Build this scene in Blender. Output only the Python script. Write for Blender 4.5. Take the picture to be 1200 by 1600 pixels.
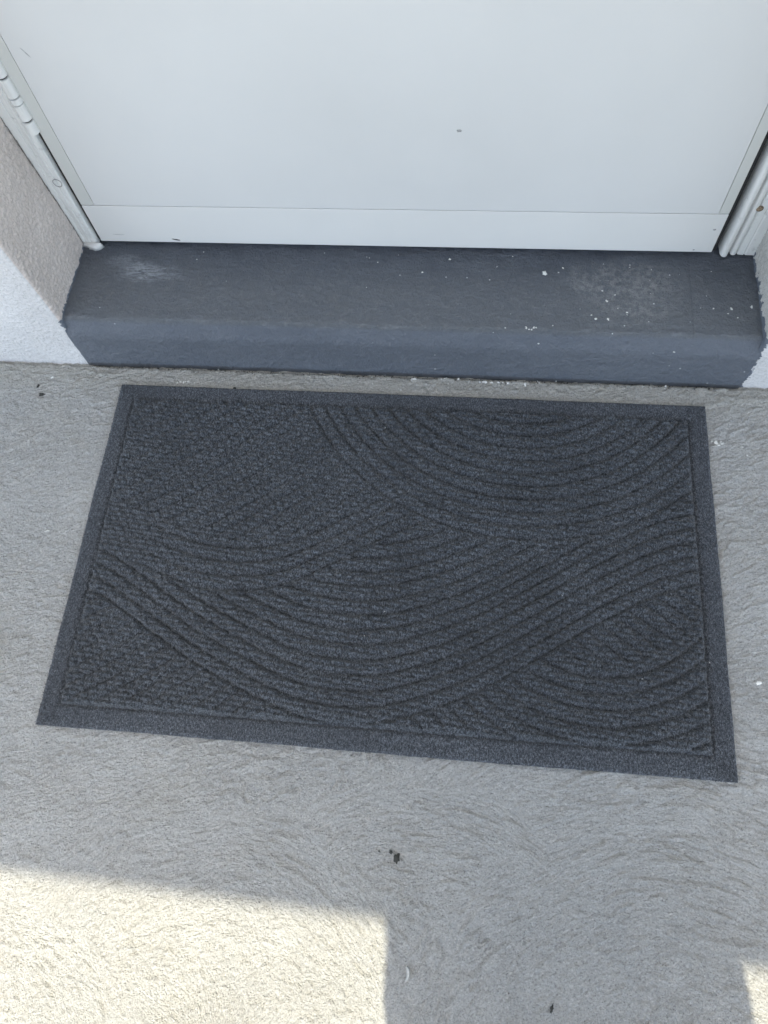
import bpy, bmesh, math, random
import numpy as np
from mathutils import Vector, Matrix

for o in list(bpy.data.objects):
    bpy.data.objects.remove(o, do_unlink=True)
scene = bpy.context.scene
COL = scene.collection
R = math.radians
rng = np.random.default_rng(7)
random.seed(7)

# ------------------------------------------------------------------ camera
CAM = (0.1037, -0.6569, 1.0071)
cd = bpy.data.cameras.new('camera')
cam = bpy.data.objects.new('camera', cd)
COL.objects.link(cam)
cam.matrix_world = (Matrix.Translation(CAM) @ Matrix.Rotation(R(14.084), 4, 'Z')
                    @ Matrix.Rotation(R(23.2935), 4, 'X') @ Matrix.Rotation(R(-9.9635), 4, 'Z'))
cd.sensor_fit = 'VERTICAL'
cd.sensor_height = 34.6
cd.lens = 34.6 * 1182.25 / 1600
cd.clip_start = 0.003
cd.clip_end = 2000
scene.camera = cam

# ------------------------------------------------------------------ sky, sun, exposure
SUN_EL = 73.0
world = bpy.data.worlds.new('World')
scene.world = world
world.use_nodes = True
wn = world.node_tree.nodes
bg = wn['Background']
sky = wn.new('ShaderNodeTexSky')
sky.sky_type = 'NISHITA'
sky.sun_disc = False
sky.sun_elevation = R(SUN_EL)
sky.sun_rotation = R(180)
sky.air_density = 1.0
sky.dust_density = 3.0
sky.ozone_density = 0.5
world.node_tree.links.new(sky.outputs[0], bg.inputs[0])
bg.inputs[1].default_value = 0.15
sd = bpy.data.lights.new('sun', 'SUN')
sd.energy = 2.4
sd.angle = R(0.53)
sd.color = (1.0, 0.90, 0.73)
sun = bpy.data.objects.new('sun', sd)
COL.objects.link(sun)
sun.location = (0, -3, 8)
sun.rotation_euler = (R(90 - SUN_EL), 0, 0)     # light travels towards +Y and down
vs = scene.view_settings
vs.view_transform = 'Standard'
vs.look = 'None'
vs.gamma = 1.0
vs.exposure = 1.72
vs.use_white_balance = True
vs.white_balance_temperature = 6750
vs.white_balance_tint = 3
scene.cycles.use_denoising = True
scene.render.resolution_x, scene.render.resolution_y = 768, 1024

# ------------------------------------------------------------------ helpers
def tag(o, label=None, cat=None, group=None, kind=None):
    if label: o['label'] = label
    if cat: o['category'] = cat
    if group: o['group'] = group
    if kind: o['kind'] = kind
    return o

def empty(name, loc=(0, 0, 0)):
    o = bpy.data.objects.new(name, None)
    o.location = loc
    o.empty_display_size = 0.05
    COL.objects.link(o)
    return o

def link(name, me, mats, parent=None, smooth=True):
    if not isinstance(mats, (list, tuple)): mats = [mats]
    for m in mats: me.materials.append(m)
    me.shade_smooth() if smooth else me.shade_flat()
    o = bpy.data.objects.new(name, me)
    COL.objects.link(o)
    if parent:
        o.parent = parent
        o.matrix_parent_inverse = Matrix.Translation(parent.location).inverted()
    return o

def mesh_np(name, V, F, midx=None):
    """V (n,3), F (m,4) quads"""
    me = bpy.data.meshes.new(name)
    V = np.ascontiguousarray(V, dtype=np.float32); F = np.ascontiguousarray(F, dtype=np.int32)
    me.vertices.add(len(V)); me.vertices.foreach_set('co', V.ravel())
    me.loops.add(F.size); me.loops.foreach_set('vertex_index', F.ravel())
    me.polygons.add(len(F))
    me.polygons.foreach_set('loop_start', np.arange(0, F.size, F.shape[1], dtype=np.int32))
    if midx is not None:
        me.polygons.foreach_set('material_index', np.ascontiguousarray(midx, dtype=np.int32))
    me.update(calc_edges=True)
    me.validate()
    return me

def grid_faces(ny, nx, base=0, flip=False):
    i = np.arange(ny - 1)[:, None] * nx + np.arange(nx - 1)[None, :]
    i = i.ravel() + base
    F = np.stack([i, i + 1, i + nx + 1, i + nx], 1)
    return F[:, ::-1] if flip else F

def bm_obj(name, bm, mat, parent=None, smooth=False):
    me = bpy.data.meshes.new(name)
    bm.normal_update()
    bm.to_mesh(me); bm.free()
    return link(name, me, mat, parent, smooth)

def box_bm(x0, x1, y0, y1, z0, z1, bevel=0.0, seg=2):
    bm = bmesh.new()
    bmesh.ops.create_cube(bm, size=1)
    bmesh.ops.scale(bm, vec=(x1 - x0, y1 - y0, z1 - z0), verts=bm.verts)
    bmesh.ops.translate(bm, vec=((x0 + x1) / 2, (y0 + y1) / 2, (z0 + z1) / 2), verts=bm.verts)
    if bevel:
        bmesh.ops.bevel(bm, geom=bm.edges[:], offset=bevel, segments=seg, profile=0.5, affect='EDGES')
    return bm

_T = rng.random((256, 256))
def vnoise(x, y, seed=0):
    """smooth value noise, range -1..1"""
    x = np.asarray(x) + seed * 17.31; y = np.asarray(y) + seed * 9.73
    xi = np.floor(x).astype(np.int64); yi = np.floor(y).astype(np.int64)
    fx = x - xi; fy = y - yi
    fx = fx * fx * fx * (fx * (fx * 6 - 15) + 10); fy = fy * fy * fy * (fy * (fy * 6 - 15) + 10)
    a = _T[xi & 255, yi & 255]; b = _T[(xi + 1) & 255, yi & 255]
    c = _T[xi & 255, (yi + 1) & 255]; d = _T[(xi + 1) & 255, (yi + 1) & 255]
    return ((a * (1 - fx) + b * fx) * (1 - fy) + (c * (1 - fx) + d * fx) * fy) * 2 - 1
def fbm(x, y, seed=0, oct=3):
    s = 0; a = 1; t = 0
    for k in range(oct):
        s = s + a * vnoise(x * 2 ** k, y * 2 ** k, seed + 3 * k); t += a; a *= 0.5
    return s / t
def sstep(a, b, x):
    t = np.clip((x - a) / (b - a), 0, 1)
    return t * t * (3 - 2 * t)

# ------------------------------------------------------------------ materials
class NT:
    def __init__(s, name):
        s.m = bpy.data.materials.new(name); s.m.use_nodes = True
        s.t = s.m.node_tree; s.n = s.t.nodes; s.l = s.t.links
        s.b = s.n['Principled BSDF']
        s.tc = s.n.new('ShaderNodeTexCoord')
    def put(s, sock, v):
        if v is None: return
        if isinstance(v, bpy.types.NodeSocket): s.l.new(v, sock)
        elif isinstance(v, (tuple, list)) and len(v) == 3 and sock.type == 'RGBA': sock.default_value = (*v, 1)
        else: sock.default_value = v
    def co(s, scale=(1, 1, 1)):
        mp = s.n.new('ShaderNodeMapping'); s.l.new(s.tc.outputs['Object'], mp.inputs[0])
        mp.inputs['Scale'].default_value = scale
        return mp.outputs[0]
    def noise(s, scale, detail=3, rough=0.55, vec=None, dist=0.0):
        n = s.n.new('ShaderNodeTexNoise'); s.put(n.inputs['Vector'], vec or s.tc.outputs['Object'])
        n.inputs['Scale'].default_value = scale; n.inputs['Detail'].default_value = detail
        n.inputs['Roughness'].default_value = rough; n.inputs['Distortion'].default_value = dist
        return n.outputs['Fac']
    def voro(s, scale, vec=None, feature='F1', rand=1.0):
        n = s.n.new('ShaderNodeTexVoronoi'); n.feature = feature
        s.put(n.inputs['Vector'], vec or s.tc.outputs['Object'])
        n.inputs['Scale'].default_value = scale; n.inputs['Randomness'].default_value = rand
        return n.outputs['Distance'], n.outputs['Color']
    def ramp(s, fac, a, b, lo=0.0, hi=1.0):
        n = s.n.new('ShaderNodeMapRange'); n.clamp = True; n.interpolation_type = 'SMOOTHSTEP'
        s.put(n.inputs[0], fac); n.inputs[1].default_value = a; n.inputs[2].default_value = b
        n.inputs[3].default_value = lo; n.inputs[4].default_value = hi
        return n.outputs[0]
    def math(s, op, a, b=None, c=None):
        n = s.n.new('ShaderNodeMath'); n.operation = op
        s.put(n.inputs[0], a); s.put(n.inputs[1], b)
        if c is not None: s.put(n.inputs[2], c)
        return n.outputs[0]
    def mix(s, fac, a, b):
        n = s.n.new('ShaderNodeMix'); n.data_type = 'RGBA'
        s.put(n.inputs['Factor'], fac); s.put(n.inputs['A'], a) if False else None
        s.put(n.inputs[6], a); s.put(n.inputs[7], b)
        return n.outputs[2]
    def xyz(s):
        n = s.n.new('ShaderNodeSeparateXYZ'); s.l.new(s.tc.outputs['Object'], n.inputs[0])
        return n.outputs
    def bump(s, h, strength, dist):
        n = s.n.new('ShaderNodeBump'); s.put(n.inputs['Height'], h)
        n.inputs['Strength'].default_value = strength; n.inputs['Distance'].default_value = dist
        s.l.new(n.outputs[0], s.b.inputs['Normal'])
    def done(s, col, rough, spec=0.5):
        s.put(s.b.inputs['Base Color'], col); s.put(s.b.inputs['Roughness'], rough)
        s.b.inputs['Specular IOR Level'].default_value = spec
        return s.m

def spot(t, cx, cy, rx, ry, ax=(0, 1), n=None, amp=0.5):
    """soft irregular blob mask around a place on the surface (object axes ax)"""
    c = t.xyz()
    dx = t.math('DIVIDE', t.math('SUBTRACT', c[ax[0]], cx), rx)
    dy = t.math('DIVIDE', t.math('SUBTRACT', c[ax[1]], cy), ry)
    d = t.math('ADD', t.math('MULTIPLY', dx, dx), t.math('MULTIPLY', dy, dy))
    if n is not None: d = t.math('ADD', d, t.math('MULTIPLY', t.math('SUBTRACT', n, 0.5), amp))
    return d

def mat_concrete():
    t = NT('trowelled_concrete')
    big = t.noise(2.2, 4); mid = t.noise(14, 4); fine = t.noise(420, 3, 0.6)
    c = t.mix(t.ramp(big, 0.35, 0.68), (0.535, 0.53, 0.515), (0.60, 0.595, 0.58))
    c = t.mix(t.ramp(mid, 0.42, 0.72, 0, 0.45), c, (0.46, 0.46, 0.455))
    c = t.mix(t.ramp(fine, 0.34, 0.66, 0, 0.6), c, (0.40, 0.40, 0.395))
    # broad damp and rust-tinged stains, paler worn places
    stn = t.noise(4.5, 6, 0.62, None, 0.8)
    c = t.mix(t.ramp(stn, 0.50, 0.72, 0, 0.35), c, (0.42, 0.40, 0.355))
    wrn = t.noise(7.5, 6, 0.6, t.co((1, 1.4, 1)), 0.5)
    c = t.mix(t.ramp(wrn, 0.50, 0.70, 0, 0.3), c, (0.66, 0.66, 0.65))
    # dirt gathered along the foot of the step
    y = t.xyz()[1]
    near = t.ramp(t.math('ADD', y, t.math('MULTIPLY', t.math('SUBTRACT', mid, 0.5), 0.05)), -0.085, -0.005, 0, 0.55)
    c = t.mix(near, c, (0.50, 0.475, 0.41))
    # tiny dark pits and grit, a few pale specks
    d, cc = t.voro(150)
    sep = t.n.new('ShaderNodeSeparateColor'); t.l.new(cc, sep.inputs[0])
    pit = t.math('MULTIPLY', t.ramp(d, 0.08, 0.16, 1, 0), t.ramp(sep.outputs[0], 0.965, 0.975))
    c = t.mix(t.math('MULTIPLY', pit, 0.55), c, (0.07, 0.065, 0.06))
    d2, cc2 = t.voro(95)
    sep2 = t.n.new('ShaderNodeSeparateColor'); t.l.new(cc2, sep2.inputs[0])
    wht = t.math('MULTIPLY', t.ramp(d2, 0.08, 0.16, 1, 0), t.ramp(sep2.outputs[1], 0.975, 0.98))
    c = t.mix(t.math('MULTIPLY', wht, 0.8), c, (0.7, 0.7, 0.68))
    # trowel drag: fine ridges along each sweep
    at = t.n.new('ShaderNodeAttribute'); at.attribute_name = 'sweep'
    mp = t.n.new('ShaderNodeMapping'); t.l.new(at.outputs['Vector'], mp.inputs[0]); mp.inputs['Scale'].default_value = (230, 150, 1)
    drag = t.noise(1.0, 2, 0.5, mp.outputs[0], 0.2)
    mp2 = t.n.new('ShaderNodeMapping'); t.l.new(at.outputs['Vector'], mp2.inputs[0]); mp2.inputs['Scale'].default_value = (300, 220, 1); mp2.inputs['Location'].default_value = (5.1, 2.2, 0)
    paste = t.noise(1.0, 2, 0.5, mp2.outputs[0], 0.2)
    c = t.mix(t.ramp(paste, 0.42, 0.30, 0, 0.30), c, (0.27, 0.265, 0.255))
    c = t.mix(t.ramp(paste, 0.56, 0.70, 0, 0.30), c, (0.72, 0.715, 0.70))
    sand = t.noise(430, 3, 0.75)
    c = t.mix(t.ramp(sand, 0.45, 0.32, 0, 0.8), c, (0.22, 0.215, 0.205))
    c = t.mix(t.ramp(sand, 0.55, 0.68, 0, 0.75), c, (0.76, 0.755, 0.74))
    ridge = t.ramp(t.math('ABSOLUTE', t.math('SUBTRACT', drag, 0.5)), 0.0, 0.09)
    h = t.math('ADD', t.math('MULTIPLY', ridge, 0.06), t.math('MULTIPLY', drag, 3.4))
    cl = t.n.new('ShaderNodeAttribute'); cl.attribute_name = 'calm'
    h = t.math('MULTIPLY', h, cl.outputs['Fac'])
    h = t.math('ADD', h, t.math('MULTIPLY', t.math('SUBTRACT', 1.0, cl.outputs['Fac']), 1.9))
    h = t.math('ADD', h, t.math('MULTIPLY', t.noise(480, 4, 0.75), 2.6))
    t.bump(h, 1.0, 0.0022)
    return t.done(c, 0.88, 0.25)

def paint_nodes(t):
    """slate-grey floor paint with scuffs; returns a colour socket"""
    n1 = t.noise(5, 4); st = t.noise(1.0, 6, 0.7, t.co((38, 95, 95)))
    c = t.mix(t.ramp(n1, 0.3, 0.7), (0.122, 0.138, 0.170), (0.148, 0.165, 0.198))
    c = t.mix(t.ramp(st, 0.45, 0.8, 0, 0.35), c, (0.19, 0.21, 0.245))
    return c

def mat_step():
    t = NT('slate_floor_paint')
    c = paint_nodes(t)
    x, y, z = t.xyz()
    # tread top: slightly browner and dusty, with shade towards the door painted in
    n2 = t.noise(38, 5, 0.65); n3 = t.noise(160, 4, 0.7)
    top = t.ramp(z, 0.096, 0.103)
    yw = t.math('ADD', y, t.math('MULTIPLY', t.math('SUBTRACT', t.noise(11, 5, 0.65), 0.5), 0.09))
    tread_light = t.ramp(yw, 0.155, 0.045)                   # shade painted into the tread colour: dark by the door, paler outwards
    c = t.mix(t.math('MULTIPLY', top, t.ramp(n2, 0.2, 0.7, 0.85, 0.55)), c, t.mix(tread_light, (0.050, 0.058, 0.074), (0.118, 0.126, 0.136)))
    # worn edge along the nosing
    edge = t.math('MULTIPLY', t.ramp(z, 0.092, 0.1005), t.ramp(y, 0.026, 0.012))
    ne = t.noise(1, 6, 0.75, t.co((24, 90, 90)))
    c = t.mix(t.math('MULTIPLY', edge, t.ramp(ne, 0.52, 0.70, 0.0, 0.6)), c, (0.215, 0.23, 0.255))
    # chalky scuff on the left of the tread: broken slanting strokes
    rot = t.n.new('ShaderNodeMapping'); t.l.new(t.tc.outputs['Object'], rot.inputs[0])
    rot.inputs['Rotation'].default_value = (0, 0, R(-14)); rot.inputs['Scale'].default_value = (55, 210, 100)
    stroke = t.noise(1, 7, 0.8, rot.outputs[0], 0.6)
    blob = t.noise(26, 6, 0.7)
    sc = t.ramp(spot(t, -0.392, 0.098, 0.055, 0.020, (0, 1), blob, 4.5), 1.6, -0.6)
    sc2 = t.ramp(spot(t, -0.435, 0.120, 0.030, 0.018, (0, 1), blob, 4.0), 1.5, -0.6, 0, 0.55)
    sc = t.math('MULTIPLY', t.math('MAXIMUM', sc, sc2), t.ramp(stroke, 0.42, 0.56, 0, 1.0))
    c = t.mix(t.math('MULTIPLY', sc, top), c, (0.33, 0.355, 0.39))
    # trodden, dusty patch on the right of the tread
    gr = t.noise(120, 8, 0.82)
    pr = t.ramp(spot(t, 0.335, 0.080, 0.085, 0.060, (0, 1), t.noise(17, 5, 0.7), 4.0), 1.7, -0.3)
    c = t.mix(t.math('MULTIPLY', t.math('MULTIPLY', pr, t.ramp(gr, 0.44, 0.58, 0, 0.9)), top), c, (0.25, 0.255, 0.26))
    # thin dust all over the tread, fainter where the door shade is painted
    c = t.mix(t.math('MULTIPLY', top, t.math('MULTIPLY', t.ramp(t.noise(90, 8, 0.85), 0.50, 0.66, 0, 0.6), t.ramp(tread_light, 0, 1, 0.35, 1))), c, (0.20, 0.207, 0.215))
    seam = t.math('MULTIPLY', t.ramp(t.math('ABSOLUTE', t.math('SUBTRACT', x, 0.419)), 0.0004, 0.0016, 1, 0), top)
    c = t.mix(t.math('MULTIPLY', seam, 0.32), c, (0.05, 0.054, 0.06))
    # fine pale specks of spattered paint, denser on the right
    d, cc = t.voro(120)
    sep = t.n.new('ShaderNodeSeparateColor'); t.l.new(cc, sep.inputs[0])
    th = t.math('MULTIPLY', t.ramp(d, 0.10, 0.17, 1, 0), t.math('GREATER_THAN', sep.outputs[0], t.ramp(x, -0.3, 0.4, 0.993, 0.962)))
    c = t.mix(th, c, (0.62, 0.63, 0.63))
    # grime line at the foot
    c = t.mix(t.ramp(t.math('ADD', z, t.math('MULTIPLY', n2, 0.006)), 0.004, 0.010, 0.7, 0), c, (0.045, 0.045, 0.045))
    h = t.math('ADD', t.math('MULTIPLY', t.noise(1.0, 4, 0.6, t.co((40, 150, 150))), 0.35), t.math('MULTIPLY', n3, 0.6))
    t.bump(t.math('ADD', h, t.math('MULTIPLY', t.noise(85, 6, 0.75), 1.8)), 1.0, 0.0042)
    rough = t.ramp(n2, 0.3, 0.7, 0.36, 0.58)
    return t.done(c, rough, 0.5)

def mat_stucco(name, col, col2, side):
    t = NT(name)
    n = t.noise(9, 4); g = t.noise(240, 3, 0.6); k = t.noise(70, 4, 0.65)
    c = t.mix(t.ramp(n, 0.35, 0.7), col, col2)
    c = t.mix(t.ramp(t.noise(330, 4, 0.7), 0.50, 0.68, 0, 0.6), c, tuple(v * 0.6 for v in col))
    # ragged lap of the step paint onto the wall
    x, y, z = t.xyz()
    kk = t.math('SUBTRACT', k, 0.5)
    if side > 0:
        a = t.math('LESS_THAN', t.math('ADD', z, t.math('MULTIPLY', kk, 0.055)), 0.1125)
        b = t.math('LESS_THAN', t.math('ADD', x, t.math('MULTIPLY', kk, 0.040)), 0.5175)
    else:
        a = t.math('LESS_THAN', t.math('ADD', z, t.math('MULTIPLY', kk, 0.030)), 0.1085)
        b = t.math('GREATER_THAN', t.math('ADD', x, t.math('MULTIPLY', kk, 0.022)), -0.5065)
    c = t.mix(t.math('MULTIPLY', a, b), c, paint_nodes(t))
    t.bump(t.math('ADD', g, t.math('MULTIPLY', t.noise(700, 2), 0.4)), 0.8, 0.0018)
    return t.done(c, 0.9, 0.2)

def mat_paint(name, col, rough=0.45, var=0.06, dirt=0.0):
    t = NT(name)
    n = t.noise(3, 4); f = t.noise(90, 4, 0.6)
    c = t.mix(t.ramp(n, 0.3, 0.7), col, tuple(v * (1 - var) for v in col))
    if dirt:
        s = t.noise(1, 5, 0.7, t.co((120, 120, 9)))
        c = t.mix(t.math('MULTIPLY', t.ramp(s, 0.5, 0.75), dirt), c, (0.22, 0.21, 0.2))
        c = t.mix(t.math('MULTIPLY', t.ramp(f, 0.6, 0.75), dirt), c, (0.16, 0.15, 0.14))
    t.bump(t.noise(45, 4, 0.6), 0.10 + dirt * 0.25, 0.0008)
    return t.done(c, t.ramp(f, 0.3, 0.7, rough - 0.05, rough + 0.07), 0.45)

def mat_flat(name, col, rough=0.8, var=0.3, scale=200):
    t = NT(name)
    c = t.mix(t.ramp(t.noise(scale, 4), 0.3, 0.7), col, tuple(v * (1 - var) for v in col))
    return t.done(c, rough, 0.3)

def mat_carpet(name, dark, light, amt):
    t = NT(name)
    f = t.noise(1.0, 2, 0.6, t.co((620, 260, 300)))
    f2 = t.noise(380, 3, 0.7)
    big = t.noise(6, 4)
    c = t.mix(t.ramp(f, 0.42, 0.66, 0, amt), dark, light)
    c = t.mix(t.ramp(f2, 0.45, 0.72, 0, 0.45), c, tuple(v * 0.55 for v in dark))
    d, cc = t.voro(800)
    sep = t.n.new('ShaderNodeSeparateColor'); t.l.new(cc, sep.inputs[0])
    c = t.mix(t.math('MULTIPLY', t.ramp(sep.outputs[2], 0.80, 0.97), 0.45), c, tuple(min(1, v * 1.5) for v in light))
    c = t.mix(t.ramp(big, 0.35, 0.7, 0, 0.3), c, tuple(v * 0.8 for v in dark))
    t.bump(t.math('ADD', f, f2), 0.9, 0.0016)
    t.b.inputs['Sheen Weight'].default_value = 0.12
    t.b.inputs['Sheen Roughness'].default_value = 0.6
    return t.done(c, 0.95, 0.08)

def mat_fibre():
    t = NT('charcoal_yarn')
    a = t.n.new('ShaderNodeAttribute'); a.attribute_name = 'yarn'
    c = t.mix(t.ramp(a.outputs['Fac'], 0.1, 0.75), (0.022, 0.025, 0.030), (0.185, 0.202, 0.230))
    c = t.mix(t.ramp(a.outputs['Fac'], 0.88, 1.0), c, (0.36, 0.38, 0.41))
    return t.done(c, 0.95, 0.05)

M = dict(
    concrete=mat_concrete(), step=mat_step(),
    stucco_beige=mat_stucco('beige_stucco', (0.63, 0.565, 0.53), (0.71, 0.645, 0.61), -1),
    stucco_white=mat_stucco('white_stucco', (0.61, 0.60, 0.605), (0.68, 0.67, 0.675), -1),
    stucco_grey=mat_stucco('pale_grey_stucco', (0.50, 0.485, 0.465), (0.58, 0.57, 0.55), 1),
    stucco_white_right=mat_stucco('white_stucco_right', (0.60, 0.59, 0.595), (0.67, 0.66, 0.665), 1),
    door=mat_paint('white_door_paint', (0.635, 0.638, 0.64), 0.42),
    door_edge=mat_paint('offwhite_edge_paint', (0.575, 0.58, 0.56), 0.42),
    kick=mat_paint('bright_white_paint', (0.675, 0.675, 0.67), 0.36),
    frame=mat_paint('worn_white_frame_paint', (0.76, 0.765, 0.755), 0.4, 0.1, 0.30),
    dark=mat_flat('dark_gap', (0.03, 0.03, 0.03)),
    grime=mat_flat('grimy_metal', (0.10, 0.10, 0.10), 0.7, 0.5, 120),
    rust=mat_flat('rust', (0.40, 0.30, 0.21), 0.85, 0.75, 380),
    scuff=mat_flat('grey_scuff', (0.36, 0.365, 0.37)),
    black=mat_flat('black_scuff', (0.05, 0.05, 0.055)),
    flake=mat_flat('white_paint_flake', (0.72, 0.72, 0.70), 0.7, 0.12),
    flake_grey=mat_flat('dusty_paint_flake', (0.50, 0.505, 0.50), 0.85, 0.35),
    crack=mat_flat('dirty_joint', (0.34, 0.32, 0.30), 0.9, 0.6, 300),
    grit=mat_flat('dark_grit', (0.11, 0.10, 0.09), 0.9, 0.7, 900),
    faint=mat_flat('faint_scratch', (0.52, 0.53, 0.54)),
    leaf=mat_flat('dry_dark_leaf', (0.055, 0.055, 0.05), 0.8, 0.4, 300),
    pile=mat_carpet('charcoal_pile', (0.028, 0.032, 0.038), (0.150, 0.165, 0.188), 0.75),
    border=mat_carpet('charcoal_flat_weave', (0.042, 0.047, 0.056), (0.170, 0.187, 0.215), 0.75),
    fibre=mat_fibre(),
    rubber=mat_flat('black_rubber', (0.03, 0.03, 0.032)),
    skin=mat_flat('skin', (0.45, 0.27, 0.19), 0.55, 0.12, 40),
    shirt=mat_flat('navy_cotton', (0.05, 0.06, 0.10), 0.9, 0.2, 60),
    denim=mat_flat('blue_denim', (0.09, 0.11, 0.17), 0.9, 0.25, 90),
    hair=mat_flat('dark_brown_hair', (0.03, 0.02, 0.015), 0.6, 0.4, 80),
    shoe=mat_flat('white_trainer', (0.55, 0.55, 0.54), 0.6, 0.1, 50),
    phone=mat_flat('black_glass', (0.02, 0.02, 0.022), 0.2, 0.1, 20),
    soffit=mat_flat('white_soffit_paint', (0.72, 0.72, 0.71), 0.7, 0.05, 3),
)

# ------------------------------------------------------------------ ground: trowelled slab, swirls in real relief
GX0, GX1, GY0, GY1, GS = -0.80, 0.74, -1.10, 0.02, 0.0018
MC = (0.0107, -0.306); MW, MH = 0.90, 0.5285      # doormat centre and size
def build_ground():
    xs = np.arange(GX0, GX1 + 1e-6, GS); ys = np.arange(GY0, GY1 + 1e-6, GS)
    X, Y = np.meshgrid(xs, ys)
    wx = X + 0.012 * fbm(X * 9, Y * 9, 40); wy = Y + 0.012 * fbm(X * 9, Y * 9, 41)
    # each sweep of the trowel: centre, inner and outer radius
    fans = [((0.15, -2.3), 0, 9), ((-0.36, -0.50), 0.33, 0.47), ((-0.80, -0.80), 0.0, 0.30), ((0.80, -0.30), 0.0, 0.22),
            ((0.36, -0.95), 0.03, 0.50), ((0.10, -0.90), 0.02, 0.31), ((-0.14, -0.93), 0.02, 0.30), ((0.36, -0.95), 0.03, 0.34),
            ((-0.44, -1.00), 0.0, 0.25), ((0.66, -1.02), 0.0, 0.22)]
    Hh = np.zeros_like(X); SR_ = np.zeros_like(X); SS_ = np.zeros_like(X)
    for k, (c, r0, r1) in enumerate(fans):
        dx = wx - c[0]; dy = wy - c[1]
        r = np.hypot(dx, dy); a = np.arctan2(dy, dx)
        s = a * max(0.5 * (r0 + min(r1, 1.6)), 0.18)
        if k == 0: r, s = dy - 0.16 * dx + 0.02 * np.sin(dx * 7), dx
        n = vnoise(r / 0.0064, s / 0.0145, 3 * k + 1) + 0.5 * vnoise(r / 0.0040, s / 0.0065, 3 * k + 2)
        n2 = vnoise(r / 0.014, s / 0.07, 3 * k + 5)
        crease = -np.exp(-(n / 0.34) ** 2) * (0.8 + 0.2 * vnoise(X * 26, Y * 26, k + 60))
        h = 0.0022 * crease + 0.0011 * n + 0.00030 * n2
        if k == 0: Hh, SR_, SS_ = h, r.copy(), s.copy()
        else:
            edge_n = 0.03 * fbm(X * 24, Y * 24, 80 + k)
            w = sstep(r1, r1 - 0.04, r + edge_n) * sstep(r0 - 0.02, r0 + 0.02, r + edge_n)
            Hh = Hh * (1 - w) + h * w
            pick = w > 0.5
            SR_ = np.where(pick, r + k * 3.7, SR_); SS_ = np.where(pick, s + k * 5.3, SS_)
    Hh += 0.00035 * fbm(X / 0.0042, Y / 0.0042, 7, 2) + 0.0006 * fbm(X * 7, Y * 7, 9)
    # the patches where the trowel pressed flat
    Hh *= 0.80 + 0.28 * sstep(-0.45, 0.35, fbm(X * 5.5, Y * 5.5, 21))
    fade = sstep(GX0, GX0 + .03, X) * sstep(GX1, GX1 - .03, X) * sstep(GY0, GY0 + .03, Y) * sstep(GY1, GY1 - .01, Y)
    under = sstep(0.0, 0.012, np.maximum(np.abs(X - MC[0]) - MW / 2 + 0.012, np.abs(Y - MC[1]) - MH / 2 + 0.012))
    Z = Hh * fade * (0.05 + 0.95 * under)
    # open joint where the slab meets step and wall
    Z = Z - (0.0045 + 0.003 * fbm(X * 40, Y * 0 + 2.2, 91)) * sstep(-0.0075 - 0.003 * fbm(X * 70, Y * 0 + 1.1, 90), -0.0030, Y) * sstep(GY1, GY1 - .008, Y)
    V = np.stack([X, Y, Z], -1).reshape(-1, 3)
    F = grid_faces(*X.shape)
    # outer sheet out to the horizon, round the fine part
    x0, x1, y0, y1 = xs[0], xs[-1], ys[0], ys[-1]; B = 600
    b = len(V)
    ox = [-B, x0, x1, B]; oy = [-B, y0, y1, B]
    OV = np.array([(a, c, 0) for c in oy for a in ox]); OF = []
    for j in range(3):
        for i in range(3):
            if i == 1 and j == 1: continue
            q = b + j * 4 + i; OF.append((q, q + 1, q + 5, q + 4))
    me = mesh_np('ground', np.concatenate([V, OV]), np.concatenate([F, np.array(OF)]))
    sw = np.zeros((len(V) + len(OV), 3), np.float32); sw[:len(V), 0] = SR_.ravel(); sw[:len(V), 1] = SS_.ravel()
    sw[len(V):, 0] = OV[:, 1]; sw[len(V):, 1] = OV[:, 0]
    jump = np.zeros(SR_.shape, bool); jl = (SR_.shape[0] - 1, SR_.shape[1] - 1)
    jx = np.abs(np.diff(SR_, axis=1)) + np.abs(np.diff(SS_, axis=1)) > 0.03; jy = np.abs(np.diff(SR_, axis=0)) + np.abs(np.diff(SS_, axis=0)) > 0.03
    jump[:, 1:] |= jx; jump[:, :-1] |= jx; jump[1:] |= jy; jump[:-1] |= jy
    calm = 1.0 - jump.astype(np.float32)
    for _ in range(2):                                     # widen, keeping the jump itself at zero
        sm = calm.copy()
        sm[1:-1, 1:-1] = (calm[1:-1, 1:-1] * 2 + calm[:-2, 1:-1] + calm[2:, 1:-1] + calm[1:-1, :-2] + calm[1:-1, 2:]) / 6
        calm = np.where(jump, 0, sm)
    cv = np.zeros(len(V) + len(OV), np.float32); cv[:len(V)] = calm.ravel()
    me.attributes.new('calm', 'FLOAT', 'POINT').data.foreach_set('value', cv)
    me.attributes.new('sweep', 'FLOAT_VECTOR', 'POINT').data.foreach_set('vector', sw.ravel())
    return tag(link('ground', me, M['concrete']), kind='structure')
ground = build_ground()

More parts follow.
